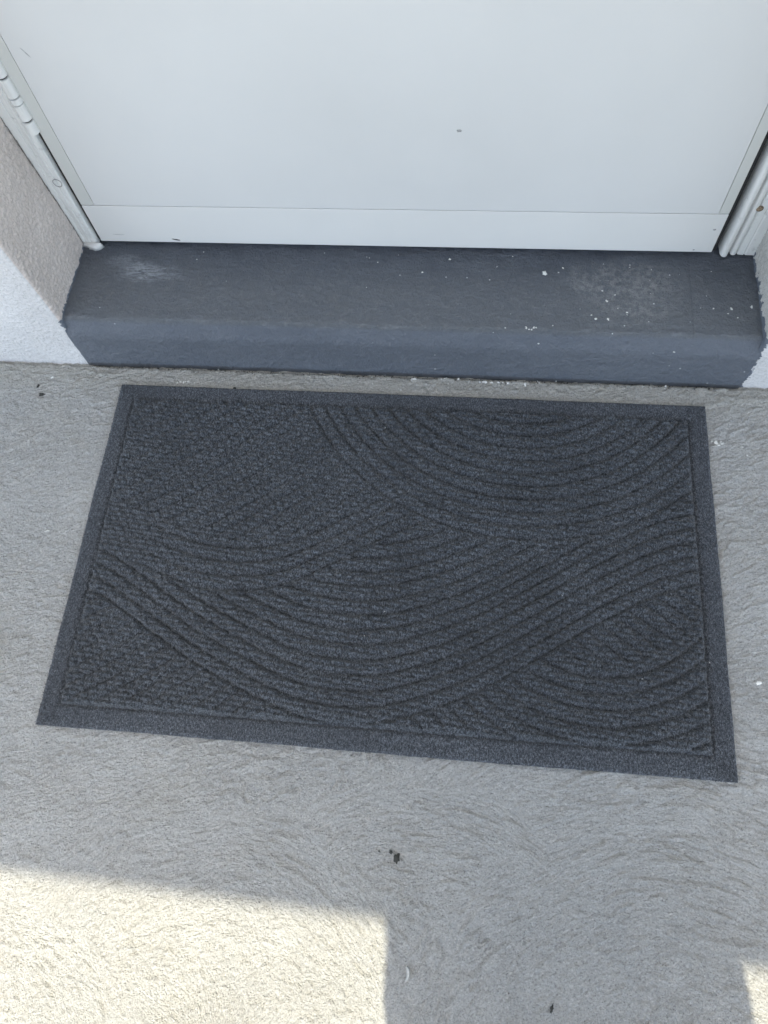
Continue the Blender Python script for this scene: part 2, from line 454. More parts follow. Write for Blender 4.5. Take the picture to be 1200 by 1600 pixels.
# ------------------------------------------------------------------ house wall with the door opening
XL, XR = -0.5035, 0.5115
house = tag(empty('house_wall', (0, 0.3, 0)), 'stuccoed house wall around the white door, pale grey and beige', 'wall')
def pier(side):
    r = 0.006
    xc = XL if side < 0 else XR
    fine = 0.0014
    revs = np.arange(0.26, r, -fine)                           # along the reveal towards the corner
    arc = np.linspace(0, np.pi / 2, 6)[1:-1]
    fr = np.arange(r, 0.22 if side < 0 else 0.09, fine)         # along the front away from the corner
    far = np.array([0.5, 0.9, 1.6, 2.6])
    P = [(xc, y, side * -1.0, 0) for y in revs]
    P += [(xc + side * (r - r * math.cos(a)), r - r * math.sin(a), -side * math.cos(a), -math.sin(a)) for a in arc]
    nrev = len(P)
    P += [(xc + side * f, 0.0, 0, -1.0) for f in np.concatenate([fr, far])]
    P = np.array(P)
    zs = np.concatenate([np.arange(-0.02, 0.50, fine), [0.8, 1.3, 2.0, 2.7]])
    S, Zg = np.meshgrid(np.arange(len(P)), zs)
    px, py, nx, ny = P[S, 0], P[S, 1], P[S, 2], P[S, 3]
    s_len = np.concatenate([[0], np.cumsum(np.hypot(np.diff(P[:, 0]), np.diff(P[:, 1])))])[S]
    rough = 0.0014 if side < 0 else 0.0013
    isrev = (S < nrev)
    amp = np.where(isrev, rough, rough * 0.6)
    g = fbm(s_len / 0.0036, Zg / 0.0030, 11 if side < 0 else 12, 2)
    d = amp * (g + 0.5 * np.abs(g)) + 0.0016 * fbm(s_len * 14, Zg * 14, 13)
    d = d * sstep(0.495, 0.46, Zg)
    if side < 0: px = px - 0.012 * sstep(0.10, 0.45, Zg)      # opening leans out a little
    V = np.stack([px + nx * d, py + ny * d, Zg], -1).reshape(-1, 3)
    F = grid_faces(len(zs), len(P), flip=(side > 0))
    mi = np.tile((np.arange(len(P) - 1) >= nrev - 2).astype(int), len(zs) - 1)
    mats = [M['stucco_beige'], M['stucco_white']] if side < 0 else [M['stucco_grey'], M['stucco_white_right']]
    return link('wall_pier', mesh_np('wall_pier', V, F, mi), mats, house)
tag(pier(-1), 'beige rough stucco reveal with a white front face')
tag(pier(1), 'pale grey stucco pier with ragged slate paint at its foot')
bm_obj('lintel', box_bm(-0.50, 0.509, 0.001, 0.255, 2.12, 2.70), M['stucco_white'], house)
bm_obj('wall_core', box_bm(-3.0, 3.0, 0.262, 4.0, -0.02, 2.70), M['stucco_white'], house)

canopy = bm_obj('porch_canopy', box_bm(-2.6, 2.6, -0.755 - 2.42 / math.tan(R(SUN_EL)), -0.004, 2.42, 2.56, 0.006), M['soffit'])
for v in canopy.data.vertices:
    if v.co.y < -0.5: v.co.y -= 0.004 + 0.022 * v.co.x
tag(canopy, 'flat white canopy over the door, its edge shading the slab', 'canopy')

# ------------------------------------------------------------------ painted doorstep
HS = 0.1055
def build_step():
    prof = []
    for y in np.arange(0.255, 0.022, -0.003): prof.append((y, HS, 0, 1))
    pts = [(0.0195, HS), (0.0172, HS), (0.0152, HS - .0002), (0.0136, HS - .0010), (0.0125, HS - .0024), (0.0112, HS - .0054), (0.0094, HS - .0095),
           (0.0076, HS - .0136), (0.0058, HS - .0177), (0.0040, HS - .0218), (0.0026, HS - .0248), (0.0014, HS - .0272), (0.0006, HS - .0300), (0.0001, HS - .034)]
    for y, z in pts: prof.append((y, z, -0.8, 0.6))
    for z in np.arange(HS - 0.038, -0.021, -0.003): prof.append((0.0, z, -1, 0))
    P = np.array(prof)
    xs = np.arange(XL - 0.004, XR + 0.0045, 0.0022)
    S, X = np.meshgrid(np.arange(len(P)), xs, indexing='ij')
    y, z, ny, nz = [P[S, k] for k in range(4)]
    L = np.concatenate([[0], np.cumsum(np.hypot(np.diff(P[:, 0]), np.diff(P[:, 1])))])[S]
    d = 0.0016 * fbm(X * 6, L * 14, 31) + 0.0004 * fbm(X * 60, L * 110, 32) + 0.00035 * fbm(X * 200, L * 200, 36) + 0.0010 * fbm(X * 45, L * 50, 33) * sstep(0.2, 0.6, fbm(X * 8, L * 8, 34))
    # chipped nosing here and there
    nose = np.exp(-((L - 0.236) / 0.006) ** 2)
    d -= nose * 0.0030 * sstep(0.1, 0.6, fbm(X * 26, L * 0 + 3.1, 35, 3))
    d -= 0.0016 * sstep(0.0, 1.0, np.abs(z) < 0)
    V = np.stack([X, y - 0.0016 + ny * d, z + nz * d], -1).reshape(-1, 3)
    me = mesh_np('doorstep', V, grid_faces(*X.shape))
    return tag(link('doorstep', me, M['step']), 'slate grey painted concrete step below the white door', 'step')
step = build_step()

# ------------------------------------------------------------------ door
D = 0.1521; DL, DR = -0.4728, 0.4504; ZB = 0.1135; ZK = 0.1855; ZT = 2.10
door = tag(empty('metal_door', (-0.01, 0.17, ZB)), 'plain white metal door with a bright kick strip along its foot', 'door')
bm_obj('leaf', box_bm(DL + 0.0006, DR - 0.0006, D + 0.0014, D + 0.045, ZB + 0.002, ZT, 0.0008), M['door_edge'], door)
def slightly_wavy(x0, x1, z0, z1, yf, yb, nx, nz, amp, seed, r=0.0012):
    """sheet-metal skin: front grid with folded edges"""
    xs = np.linspace(x0, x1, nx); zs = np.linspace(z0, z1, nz)
    X, Z = np.meshgrid(xs, zs)
    Y = yf + amp * fbm(X * 3, Z * 3, seed)
    Y[0, :] = yb; Y[-1, :] = yb; Y[:, 0] = yb; Y[:, -1] = yb
    X[:, 1] = x0; X[:, -2] = x1; Z[1, :] = z0; Z[-2, :] = z1
    return np.stack([X, Y, Z], -1).reshape(-1, 3), grid_faces(nz, nx)
SL, SR = -0.4527, 0.4368
def skin(name, x0, x1, z0, z1, yf, mat, amp=0.0006, seed=3, n=(60, 60)):
    V, F = slightly_wavy(x0, x1, z0, z1, yf, D + 0.002, n[0], n[1], amp, seed)
    o = link(name, mesh_np(name, V, F), mat, door, smooth=False)
    return o
skin('face_panel', SL + 0.0005, SR - 0.0005, ZK + 0.0015, ZT - 0.001, D - 0.0006, M['door'], 0.0, 3, (5, 5))
skin('edge_strip', DL, SL - 0.0005, ZK + 0.0015, ZT - 0.001, D - 0.0003, M['door_edge'], 0.0, 4, (5, 5))
skin('edge_strip', SR + 0.0005, DR, ZK + 0.0015, ZT - 0.001, D - 0.0003, M['door_edge'], 0.0, 5, (5, 5))
bm_obj('kick_strip', box_bm(DL, DR, D - 0.0012, D + 0.012, ZB, ZK, 0.0005), M['kick'], door)

def blot_mesh(name, rx, ry, th, seed, n=14, jag=0.45):
    """small irregular flake lying in XY, thickness th, domed"""
    rr = random.Random(seed); bm = bmesh.new()
    a0 = rr.random() * 6
    rad = [1 + jag * (rr.random() - 0.6) for _ in range(n)]
    ring0 = [bm.verts.new((rx * rad[i] * math.cos(a0 + 2 * math.pi * i / n), ry * rad[i] * math.sin(a0 + 2 * math.pi * i / n), 0)) for i in range(n)]
    ring1 = [bm.verts.new((v.co.x * .82, v.co.y * .82, th * (0.6 + 0.6 * rr.random()))) for v in ring0]
    top = bm.verts.new((0, 0, th * 1.1))
    for i in range(n):
        j = (i + 1) % n
        bm.faces.new((ring0[i], ring0[j], ring1[j], ring1[i])); bm.faces.new((ring1[i], ring1[j], top))
    bm.faces.new(ring0[::-1])
    me = bpy.data.meshes.new(name); bm.to_mesh(me); bm.free()
    return me
def door_mark(name, x, z, rx, rz, mat, yoff, tilt=0, seed=1, label=None):
    o = link(name, blot_mesh(name, rx, rz, 0.0002, seed), mat, None)
    o.parent = door
    o.matrix_parent_inverse = Matrix.Translation(door.location).inverted()
    o.location = (x, yoff, z); o.rotation_euler = (R(90), 0, 0)
    o.rotation_euler = (Matrix.Rotation(tilt, 3, 'Y') @ Matrix.Rotation(R(90), 3, 'X')).to_euler()
    if label: o['label'] = label
door_mark('dent', 0.081, 0.318, 0.0034, 0.0022, M['scuff'], D - 0.00065, 0, 3)
door_mark('scuff_mark', -0.434, 0.425, 0.0010, 0.008, M['faint'], D - 0.00065, R(-30), 4)
door_mark('scuff_mark', -0.350, 0.1195, 0.0070, 0.0013, M['black'], D - 0.00125, R(14), 5, 'black scuff near the lower edge')
door_mark('scuff_mark', -0.438, 0.128, 0.010, 0.0008, M['faint'], D - 0.00125, R(2), 6)
door_mark('dent', 0.4405, 0.158, 0.0024, 0.0018, M['scuff'], D - 0.00125, 0, 7)
door_mark('dent', 0.424, 0.118, 0.0016, 0.0012, M['scuff'], D - 0.00125, 0, 8)

def cyl_bm(x, y, z0, z1, r, n=20, bev=0.0008):
    bm = bmesh.new()
    bmesh.ops.create_cone(bm, cap_ends=True, segments=n, radius1=r, radius2=r, depth=z1 - z0)
    es = [e for e in bm.edges if abs(e.verts[0].co.z - e.verts[1].co.z) < 1e-6]
    bmesh.ops.bevel(bm, geom=es, offset=bev, segments=2, affect='EDGES')
    bmesh.ops.translate(bm, vec=(x, y, (z0 + z1) / 2), verts=bm.verts)
    return bm
hx, hy = -0.4785, 0.1500
hinge = bm_obj('hinge', cyl_bm(hx, hy, 0.314, 0.436, 0.0052), M['grime'], door, True)
for z0, z1, r in ((0.3155, 0.3330, 0.0082), (0.3360, 0.3580, 0.0078), (0.3594, 0.3672, 0.0083), (0.3688, 0.3940, 0.0078), (0.3974, 0.4160, 0.0083), (0.4178, 0.4350, 0.0078)):
    k = bm_obj('knuckle', cyl_bm(hx, hy, z0, z1, r, 28, 0.0005), M['frame'], hinge, True)
    k.data.set_sharp_from_angle(angle=R(30))

# ------------------------------------------------------------------ door frame
frame = tag(empty('door_frame', (0, 0.17, HS)), 'worn white painted door frame on both sides of the door', 'door frame')
def sweep_profile(name, prof, z0, z1, mat, label, nz=60, seed=1, amp=0.0003):
    P = np.array(prof); zs = np.concatenate([np.linspace(z0, 0.6, nz), [1.2, z1]])
    S, Z = np.meshgrid(np.arange(len(P)), zs)
    dY = amp * fbm(S * 0.9, Z * 40, seed)
    V = np.stack([P[S, 0], P[S, 1] + dY, Z], -1).reshape(-1, 3)
    n = len(P)
    F = grid_faces(len(zs), n)
    cap = np.arange(n)[::-1]
    me = bpy.data.meshes.new(name)
    me.from_pydata([tuple(v) for v in V], [], [tuple(int(i) for i in f) for f in F] + [tuple(int(i) for i in cap)])
    me.update()
    o = link(name, me, mat, frame, smooth=True)
    o.data.set_sharp_from_angle(angle=R(35))
    o['label'] = label
    return o
# hinge side: flat band with two shallow beads, then a dark rebate behind the door edge
left = [(-0.520, 0.30), (-0.520, 0.1500), (-0.5035, 0.1498), (-0.5020, 0.1478), (-0.4990, 0.1475), (-0.4978, 0.1490), (-0.4965, 0.1476),
        (-0.4890, 0.1472), (-0.4876, 0.1488), (-0.4862, 0.1474), (-0.4815, 0.1476), (-0.4797, 0.1492), (-0.4790, 0.1540), (-0.4788, 0.185), (-0.465, 0.186), (-0.465, 0.30)]
left = [(x - (0.010 if x < -0.5 else 0), y) for x, y in left]
sweep_profile('jamb', left, HS + 0.0025, 2.12, M['frame'], 'flat white jamb on the hinge side', seed=3)
# latch side: rebate face, round bead, groove, second bead, flat
right = [(0.4440, 0.30), (0.4440, 0.186), (0.4600, 0.186), (0.4628, 0.176)]
for a in np.linspace(0, math.pi, 9): right.append((0.4690 - 0.0058 * math.cos(a), 0.1540 - 0.0075 * math.sin(a)))
right += [(0.4752, 0.1565), (0.4764, 0.1580), (0.4774, 0.1560)]
for a in np.linspace(0.3, math.pi - 0.3, 7): right.append((0.4820 - 0.0044 * math.cos(a), 0.1540 - 0.0035 * math.sin(a)))
right += [(0.4866, 0.1550), (0.4880, 0.1520), (0.4960, 0.1512), (0.4972, 0.1530), (0.4990, 0.1510), (0.5200, 0.1510), (0.5200, 0.30)]
sweep_profile('jamb', right, HS + 0.0035, 2.12, M['frame'], 'moulded white jamb on the latch side', seed=5)
bm_obj('head', box_bm(-0.464, 0.443, 0.190, 0.256, 2.105, 2.119), M['frame'], frame)
def disc_part(name, x, y, z, r, th, mat, label=None, ring=False):
    bm = bmesh.new()
    if ring:
        n, m = 24, 8
        vs = [[bm.verts.new(((r + 0.0005 * math.cos(b)) * math.cos(a) * (1 + .06 * math.sin(3 * a)), (r + 0.0005 * math.cos(b)) * math.sin(a) * 1.12, 0.0005 * math.sin(b)))
               for b in np.linspace(0, 2 * math.pi, m, endpoint=False)] for a in np.linspace(0, 2 * math.pi, n, endpoint=False)]
        for i in range(n):
            for j in range(m): bm.faces.new((vs[i][j], vs[(i + 1) % n][j], vs[(i + 1) % n][(j + 1) % m], vs[i][(j + 1) % m]))
    else:
        bmesh.ops.create_cone(bm, cap_ends=True, segments=18, radius1=r, radius2=r * 0.8, depth=th)
        for v in bm.verts: v.co.x *= 1 + 0.12 * random.random()
    bmesh.ops.rotate(bm, cent=(0, 0, 0), matrix=Matrix.Rotation(R(90), 3, 'X'), verts=bm.verts)
    bmesh.ops.translate(bm, vec=(x, y, z), verts=bm.verts)
    o = bm_obj(name, bm, mat, frame, True)
    if label: o['label'] = label
    return o
disc_part('screw_cover', -0.4865, 0.1468, 0.232, 0.0060, 0.001, M['scuff'], 'thin dark ring of a painted-over screw', True)
disc_part('screw_head', 0.4865, 0.1508, 0.197, 0.0050, 0.0012, M['rust'], 'rusty screw head')
for x0, x1 in ((-0.4787, -0.4733), (0.4510, 0.4570)):
    bm_obj('dark_gap_strip', box_bm(x0, x1, 0.1555, 0.184, HS + 0.006, 2.08, 0.0008), M['dark'], frame)  # dark strip added in each door gap, standing for its grime and shade
for k in range(26):                                             # broken, dirty joint between jamb and stucco
    z = 0.118 + k * 0.0145 + random.uniform(-.004, .004)
    ck = link('joint_crack', blot_mesh('joint_crack', random.uniform(.0004, .0011), random.uniform(.008, .015), 0.0008, 400 + k, 12, 0.9), M['crack'], frame)
    ck.location = (-0.5045 - 0.012 * float(sstep(0.10, 0.45, z)) + 0.0022, 0.1468, z); ck.rotation_euler = (R(90), 0, 0)
# smeared filler at the foot of the hinge-side jamb
fl = link('filler', blot_mesh('filler', 0.017, 0.0075, 0.008, 12, 18, 0.7), M['kick'], frame)
fl.location = (-0.487, 0.1455, HS + 0.0005)

# ------------------------------------------------------------------ doormat
mat_root = tag(empty('doormat', (MC[0], MC[1], 0)), 'charcoal grey doormat with carved curving ribs on the concrete slab', 'doormat')
def catmull(xs, ys, x):
    """smooth interpolation through picked points"""
    xs = np.array(xs); ys = np.array(ys)
    m = np.gradient(ys, xs)
    i = np.clip(np.searchsorted(xs, x) - 1, 0, len(xs) - 2)
    h = xs[i + 1] - xs[i]; t = (x - xs[i]) / h
    t2, t3 = t * t, t * t * t
    v = (2 * t3 - 3 * t2 + 1) * ys[i] + (t3 - 2 * t2 + t) * h * m[i] + (-2 * t3 + 3 * t2) * ys[i + 1] + (t3 - t2) * h * m[i + 1]
    return v
def mat_heights(U, V):
    sp = 0.0205
    wv = V + 0.0007 * fbm(U * 40, V * 40, 50); wu = U + 0.0007 * fbm(U * 40, V * 40, 51)
    rA = np.hypot(wu - 0.183, wv - 0.395)
    fB = catmull([-0.46, -.386, -.311, -.263, -.198, -.149, -.107, -.045, 0, .06, .134, .174, .224, .272, .306, .357, .41, .46],
                 [-.040, -.070, -.113, -.140, -.170, -.190, -.204, -.2105, -.2075, -.190, -.156, -.132, -.099, -.067, -.046, -.017, .003, .016], wu)
    fC = catmull([-0.46, -.40, -.32, -.27, -.21, -.15, -.08, -.02, .03, .12, .46], [.02, -.012, -.046, -.060, -.064, -.054, -.018, .02, .046, .09, .26], wu)
    fF = 0.02 + 0.62 * (wu + 0.35) + 0.35 * (wu + 0.35) ** 2
    fE = -0.20 + 0.60 * (wu + 0.40) + 0.5 * (wu + 0.40) ** 2
    rD = np.hypot(wu - 0.287, wv - 0.020)
    ph = {'A': (0.360 - rA) / sp, 'C': (wv - fC) / (sp * 1.02), 'F': (wv - fF) / (sp * 1.15), 'B': (wv - fB) / sp, 'D': (rD - 0.148) / 0.0208, 'E': (wv - fE) / (sp * 1.1)}
    inA = rA < 0.368
    inC = (~inA) & (wv > fC - 0.006) & ((wu < 0.06))
    inF = inC & (wv > fC + 0.072)
    inC = inC & ~inF
    inB = (~inA) & (~inC) & (~inF) & (wv > fB - 0.026)
    rest = ~(inA | inC | inF | inB)
    inG = rest & (wu > 0.03) & (rD < 0.152)
    phG = (wv + 0.70 * (wu - 0.30) - 0.25 * (wu - 0.30) ** 2 + 0.11) / 0.0235
    phase = np.select([inA, inF, inC, inB, inG, rest & (wu > 0.03), rest], [ph['A'], ph['F'], ph['C'], ph['B'], phG, ph['D'], ph['E']])
    wgt = np.select([inA, inF, inC, inB, inG, rest & (wu > 0.03), rest], [1.0, .70, .95 * sstep(-.40, -.27, wu) + .1, 1.05, .8, 1.05, .75])
    f = np.abs(phase - np.round(phase)) * sp                   # metres from the groove centre
    return np.exp(-(f / 0.0030) ** 2) * wgt
def build_mat():
    st = 0.0016
    us = np.linspace(-MW / 2, MW / 2, int(MW / st)); vs_ = np.linspace(-MH / 2, MH / 2, int(MH / st))
    U, V = np.meshgrid(us, vs_)
    IU, IV0, IV1 = 0.4235, -0.2355, 0.2385
    ins = np.minimum(IU - np.abs(U), np.minimum(IV1 - V, V - IV0))   # >0 inside the carved field
    g = mat_heights(U, V)
    # rows of short looped bumps
    row = V / 0.0074 + 0.30 * fbm(U * 16, V * 16, 52) + U * 12.0
    j = np.floor(row); fv = row - j
    seg = U / 0.0150 + j * 0.36 + 0.45 * fbm(U * 70, V * 70, 53)
    i = np.floor(seg); fu = seg - i
    hgt = 0.65 + 0.5 * _T[(i.astype(int) * 13 + j.astype(int) * 71) & 255, (j.astype(int) * 7) & 255]
    lens = np.clip(1 - np.abs(2 * fv - 1) ** 1.6, 0, 1) ** 0.8 * np.clip(1 - 0.8 * np.abs(2 * fu - 1) ** 3, 0, 1) * hgt
    field = 0.0090 + 0.0062 * lens * (1 - 0.25 * np.clip(g, 0, 1)) - 0.0066 * g * (0.80 + 0.2 * lens) * (0.9 + 0.35 * fbm(U * 26, V * 26, 62)) + 0.0006 * fbm(U / 0.003, V / 0.003, 54, 2)
    weave = 0.5 + 0.5 * np.sin(U * 2 * np.pi / 0.0034 + np.floor(V / 0.0024) * np.pi) * np.sin(V * 2 * np.pi / 0.0048)
    flat = 0.0046 + 0.0005 * weave + 0.0004 * fbm(U / 0.004, V / 0.004, 55, 2)
    k = sstep(0.0, 0.004, ins)
    H = flat * (1 - k) + field * k
    H -= 0.0036 * np.exp(-((ins - 0.0010) / 0.0032) ** 2)          # the line pressed between border and field
    edge = np.minimum(MW / 2 - np.abs(U), MH / 2 - np.abs(V))
    H = H * (0.72 + 0.28 * sstep(0, 0.003, edge)) + 0.0018
    # edge not quite straight, corner slightly lifted
    wob = sstep(0.06, 0.0, edge)
    X = U + wob * 0.0013 * fbm(V * 9 + 3, U * 0 + np.sign(U) * 4, 56) * np.sign(U) + wob * 0.0004 * fbm(U * 300, V * 300, 57)
    Y = V + wob * 0.0013 * fbm(U * 7 + 1, V * 0 + np.sign(V) * 4, 58) + wob * 0.0004 * fbm(U * 300, V * 300, 59)
    H = H + 0.0014 * sstep(0.1, 0.5, fbm(U * 3, V * 3, 61))
    P = np.stack([X + MC[0], Y + MC[1], H], -1)
    ny, nx = U.shape
    F = grid_faces(ny, nx)
    ci = 0.25 * (ins[:-1, :-1] + ins[1:, :-1] + ins[:-1, 1:] + ins[1:, 1:]).ravel()
    allV = P.reshape(-1, 3)
    for name, sel, mt in (('pile', ci > 0.0008, 'pile'), ('border', ci <= 0.0008, 'border')):
        f = F[sel]; used, inv = np.unique(f, return_inverse=True)
        vv = allV[used]; ff = inv.reshape(f.shape)
        if name == 'border':                                   # turned-down edge all round
            ring = np.concatenate([np.arange(nx), np.arange(1, ny) * nx + nx - 1, (ny - 1) * nx + np.arange(nx - 2, -1, -1), np.arange(ny - 2, 0, -1) * nx])
            low = allV[ring].copy(); low[:, 2] = 0.0009
            top_i = np.searchsorted(used, ring); b0 = len(vv); m_ = len(ring)
            vv = np.concatenate([vv, low]); k_ = np.arange(m_); k2 = (k_ + 1) % m_
            ff = np.concatenate([ff, np.stack([b0 + k_, b0 + k2, top_i[k2], top_i[k_]], 1)])
        o = link(name, mesh_np(name, vv, ff), M[mt], mat_root)
        o['label'] = 'carved pile field with curving ribs' if name == 'pile' else 'flat woven border band'
    # loose fibre ends standing out of the pile: thin blades, each with its own yarn tint
    nf = 130000
    fu_ = rng.uniform(-MW / 2 + .001, MW / 2 - .001, nf); fv_ = rng.uniform(-MH / 2 + .001, MH / 2 - .001, nf)
    nb = 26000; fu_ = np.where(np.arange(nf) < nb, np.sign(fu_) * rng.uniform(IU, MW / 2 - .0004, nf), fu_)
    fv_ = np.where((np.arange(nf) >= nb) & (np.arange(nf) < 2 * nb), np.sign(fv_) * rng.uniform(0.2375, MH / 2 - .0004, nf), fv_)
    iu = np.clip(((fu_ + MW / 2) / MW * (nx - 1)).astype(int), 0, nx - 1); iv = np.clip(((fv_ + MH / 2) / MH * (ny - 1)).astype(int), 0, ny - 1)
    base = P[iv, iu].copy(); infield = ins[iv, iu] > 0
    base[:, :2] += rng.normal(0, 0.0004, (nf, 2)); base[:, 2] -= 0.0006
    ang = rng.uniform(0, 2 * np.pi, nf); wdt = rng.uniform(0.0003, 0.0007, nf)
    ln = np.where(infield, rng.uniform(0.0012, 0.0026, nf) * (1 - 0.8 * np.clip(g[iv, iu], 0, 1)) * (0.45 + 0.55 * np.clip(lens[iv, iu], 0, 1)), rng.uniform(0.0012, 0.0028, nf))
    lean = rng.normal(0, 0.55, (nf, 2)); 
    tipv = np.stack([lean[:, 0], lean[:, 1], np.ones(nf)], -1); tipv /= np.linalg.norm(tipv, axis=1)[:, None]
    wv_ = np.stack([np.cos(ang) * wdt, np.sin(ang) * wdt, np.zeros(nf)], -1)
    FV = np.stack([base - wv_, base + wv_, base + tipv * ln[:, None]], 1).reshape(-1, 3)
    fme = mesh_np('fibre', FV, np.arange(nf * 3).reshape(-1, 3))
    clump = 0.5 + 0.5 * vnoise(base[:, 0] / 0.0022, base[:, 1] / 0.0042, 71)
    tint = np.repeat(np.clip(0.45 * rng.random(nf) + 0.75 * clump - 0.08, 0, 1), 3)
    at = fme.attributes.new('yarn', 'FLOAT', 'POINT'); at.data.foreach_set('value', tint.astype(np.float32))
    fo = link('fibre', fme, M['fibre'], mat_root, smooth=False); fo['kind'] = 'stuff'
    # backing sheet: visible as a thin dark edge
    bm_obj('backing', box_bm(MC[0] - MW / 2 + .0008, MC[0] + MW / 2 - .0008, MC[1] - MH / 2 + .0008, MC[1] + MH / 2 - .0008, 0.0006, 0.0022, 0.0004), M['rubber'], mat_root)
build_mat()

# ------------------------------------------------------------------ litter: paint flakes, drips and leaf scraps
def litter(name, x, y, z, rx, ry, th, mat, label, cat, seed, rot=0, jag=0.5):
    o = link(name, blot_mesh(name, rx, ry, th, seed, 16, jag), mat)
    o.location = (x, y, z); o.rotation_euler = (0, 0, rot)
    return tag(o, label, cat)
litter('leaf_scrap', 0.0528, -0.6904, 0.0006, 0.0040, 0.0070, 0.0022, M['leaf'], 'dark leaf scrap on the concrete below the middle of the doormat', 'leaf scrap', 21, R(-12), 0.7)
litter('leaf_scrap', 0.0455, -0.6835, 0.0006, 0.0030, 0.0020, 0.0016, M['leaf'], 'small dark crumb just above the largest leaf scrap', 'leaf scrap', 22, R(-30), 0.9)
litter('leaf_scrap', 0.0304, -0.6838, 0.0006, 0.0015, 0.0012, 0.0012, M['leaf'], 'tiny dark crumb left of the largest leaf scrap', 'leaf scrap', 23, 0, 0.9)
litter('leaf_scrap', 0.2378, -0.8277, 0.0006, 0.0018, 0.0045, 0.0018, M['leaf'], 'narrow dark leaf scrap at the bottom edge of the picture', 'leaf scrap', 24, R(-15), 0.8)
litter('leaf_scrap', -0.5805, -0.0485, 0.0006, 0.0019, 0.0034, 0.0016, M['leaf'], 'dark speck on the slab nearest the white wall corner', 'leaf scrap', 25, R(-20), 0.6)
litter('leaf_scrap', -0.5699, -0.0637, 0.0006, 0.0046, 0.0028, 0.0016, M['leaf'], 'dark grey scrap on the slab left of the doormat corner', 'leaf scrap', 26, R(10), 0.8)
litter('leaf_scrap', -0.2560, -0.0395, 0.0010, 0.0026, 0.0022, 0.0030, M['leaf'], 'dark crumb at the rear edge of the doormat', 'leaf scrap', 27, 0, 0.8)
# a curled flake of pale paint on the slab
cb = bmesh.new(); rows = []
for t_ in np.linspace(-1.25, 1.15, 11):
    cx, cy = 0.0048 * math.cos(t_) - 0.004, 0.0078 * math.sin(t_)
    w = 0.0021 * (1 - 0.22 * abs(t_))
    rows.append([cb.verts.new((0.0748 + cx + w * k * math.cos(t_), -0.8093 + cy + w * k * math.sin(t_), z)) for k, z in ((-1, 0.0), (-0.8, 0.0022), (0, 0.0030), (0.8, 0.0024), (1, 0.0))])
for r0, r1 in zip(rows, rows[1:]):
    for k in range(4): cb.faces.new((r0[k], r0[k + 1], r1[k + 1], r1[k]))
cb.faces.new(rows[0][::-1]); cb.faces.new(rows[-1])
bmesh.ops.recalc_face_normals(cb, faces=cb.faces[:])
tag(bm_obj('paint_flake', cb, M['flake_grey'], None, True), 'curled pale paint flake on the shaded slab beside the sunlit patch', 'paint flake')
litter('paint_flake', 0.2130, 0.1126, HS + 0.0004, 0.0034, 0.0048, 0.0020, M['flake'], 'largest white paint chip on the tread, right of centre', 'paint flake', 31, R(20), 0.6)

def spots(parent, items, name='paint_spot'):
    """dried paint spatter stuck to a surface: each blot a part of what it sticks to"""
    for k, (x, y, z, rx, ry, nrm) in enumerate(items):
        o = link(name, blot_mesh(name, rx, ry, 0.00045, 200 + k + len(items), 12, 0.8), M['flake'])
        o.parent = parent
        o.location = (x, y, z)
        o.rotation_euler = (R(90), 0, random.uniform(-.3, .3)) if nrm == 'f' else (0, 0, random.uniform(0, 6))
rs = random.Random(11)
gs = [(-0.5614, -0.0307, .0004, .0028, .0020, 't'), (0.4980, -0.4464, .0004, .0040, .0032, 't'), (0.4072, -0.0064, .0004, .0024, .0018, 't'), (-0.2115, -0.0330, .0004, .0014, .0012, 't'), (0.0066, -0.0300, .0004, .0018, .0015, 't'),
      (0.1966, -0.0110, .0004, .0040, .0022, 't'), (-0.5120, -0.3420, .0004, .0016, .0014, 't'), (0.5150, -0.1180, .0004, .0022, .0014, 't')]
for cx, cy, sx, sy, n in ((-0.3383, -0.0299, .011, .004, 9), (0.4744, -0.1007, .007, .008, 11), (-0.4998, -0.2956, .004, .003, 5), (0.0786, -0.0087, .012, .002, 6), (0.0288, -0.0096, .006, .002, 4), (0.1500, -0.0105, .026, .0012, 13)):
    for _ in range(n):
        q = rs.uniform(.5, 1.0)
        gs.append((cx + rs.gauss(0, sx * .55) if sx < .02 else cx + rs.uniform(-sx, sx), cy + rs.gauss(0, sy * .55), .0004, .0026 * q, .0019 * q, 't'))
for _ in range(26): gs.append((rs.uniform(-0.45, 0.50), -0.004 - abs(rs.gauss(0, .008)), .0004, .0013 * rs.uniform(.5, 1.2), .0010 * rs.uniform(.5, 1.2), 't'))
spots(ground, gs)
st = [(x, y, HS + .0003, r, r * .8, 't') for x, y, r in ((0.301, 0.0656, .0022), (0.329, 0.0463, .0018), (0.4484, 0.0569, .0017), (0.4728, 0.0577, .0026), (0.313, 0.0762, .0014), (0.0333, 0.1101, .0017), (0.0729, 0.1352, .0022),
      (0.069, 0.1015, .0012), (0.0003, 0.1032, .0010), (0.4677, 0.0487, .0012), (0.5009, 0.0619, .0032), (0.285, 0.0335, .0024), (0.302, 0.0340, .0025), (0.279, 0.0400, .0016), (0.480, 0.0420, .0015), (0.240, 0.123, .0018), (0.262, 0.104, .0014), (0.295, 0.083, .0019))]
for _ in range(34):
    x = rs.betavariate(2.4, 1.2) * 0.9 - 0.42
    st.append((x, rs.uniform(0.03, 0.145), HS + .0003, rs.uniform(.0005, .0012), rs.uniform(.0005, .0010), 't'))
for x, z, r in ((0.3979, 0.0800, .0020), (0.2070, 0.0900, .0020), (0.3698, 0.0760, .0010), (0.4480, 0.0300, .0010), (-0.3250, 0.0420, .0016)): st.append((x, -0.0002, z, r, r * .7, 'f'))
for _ in range(7): st.append((0.196 + rs.gauss(0, .006), 0.0150 + rs.gauss(0, .001), HS + .0003, .0016, .0012, 't'))
spots(step, st)
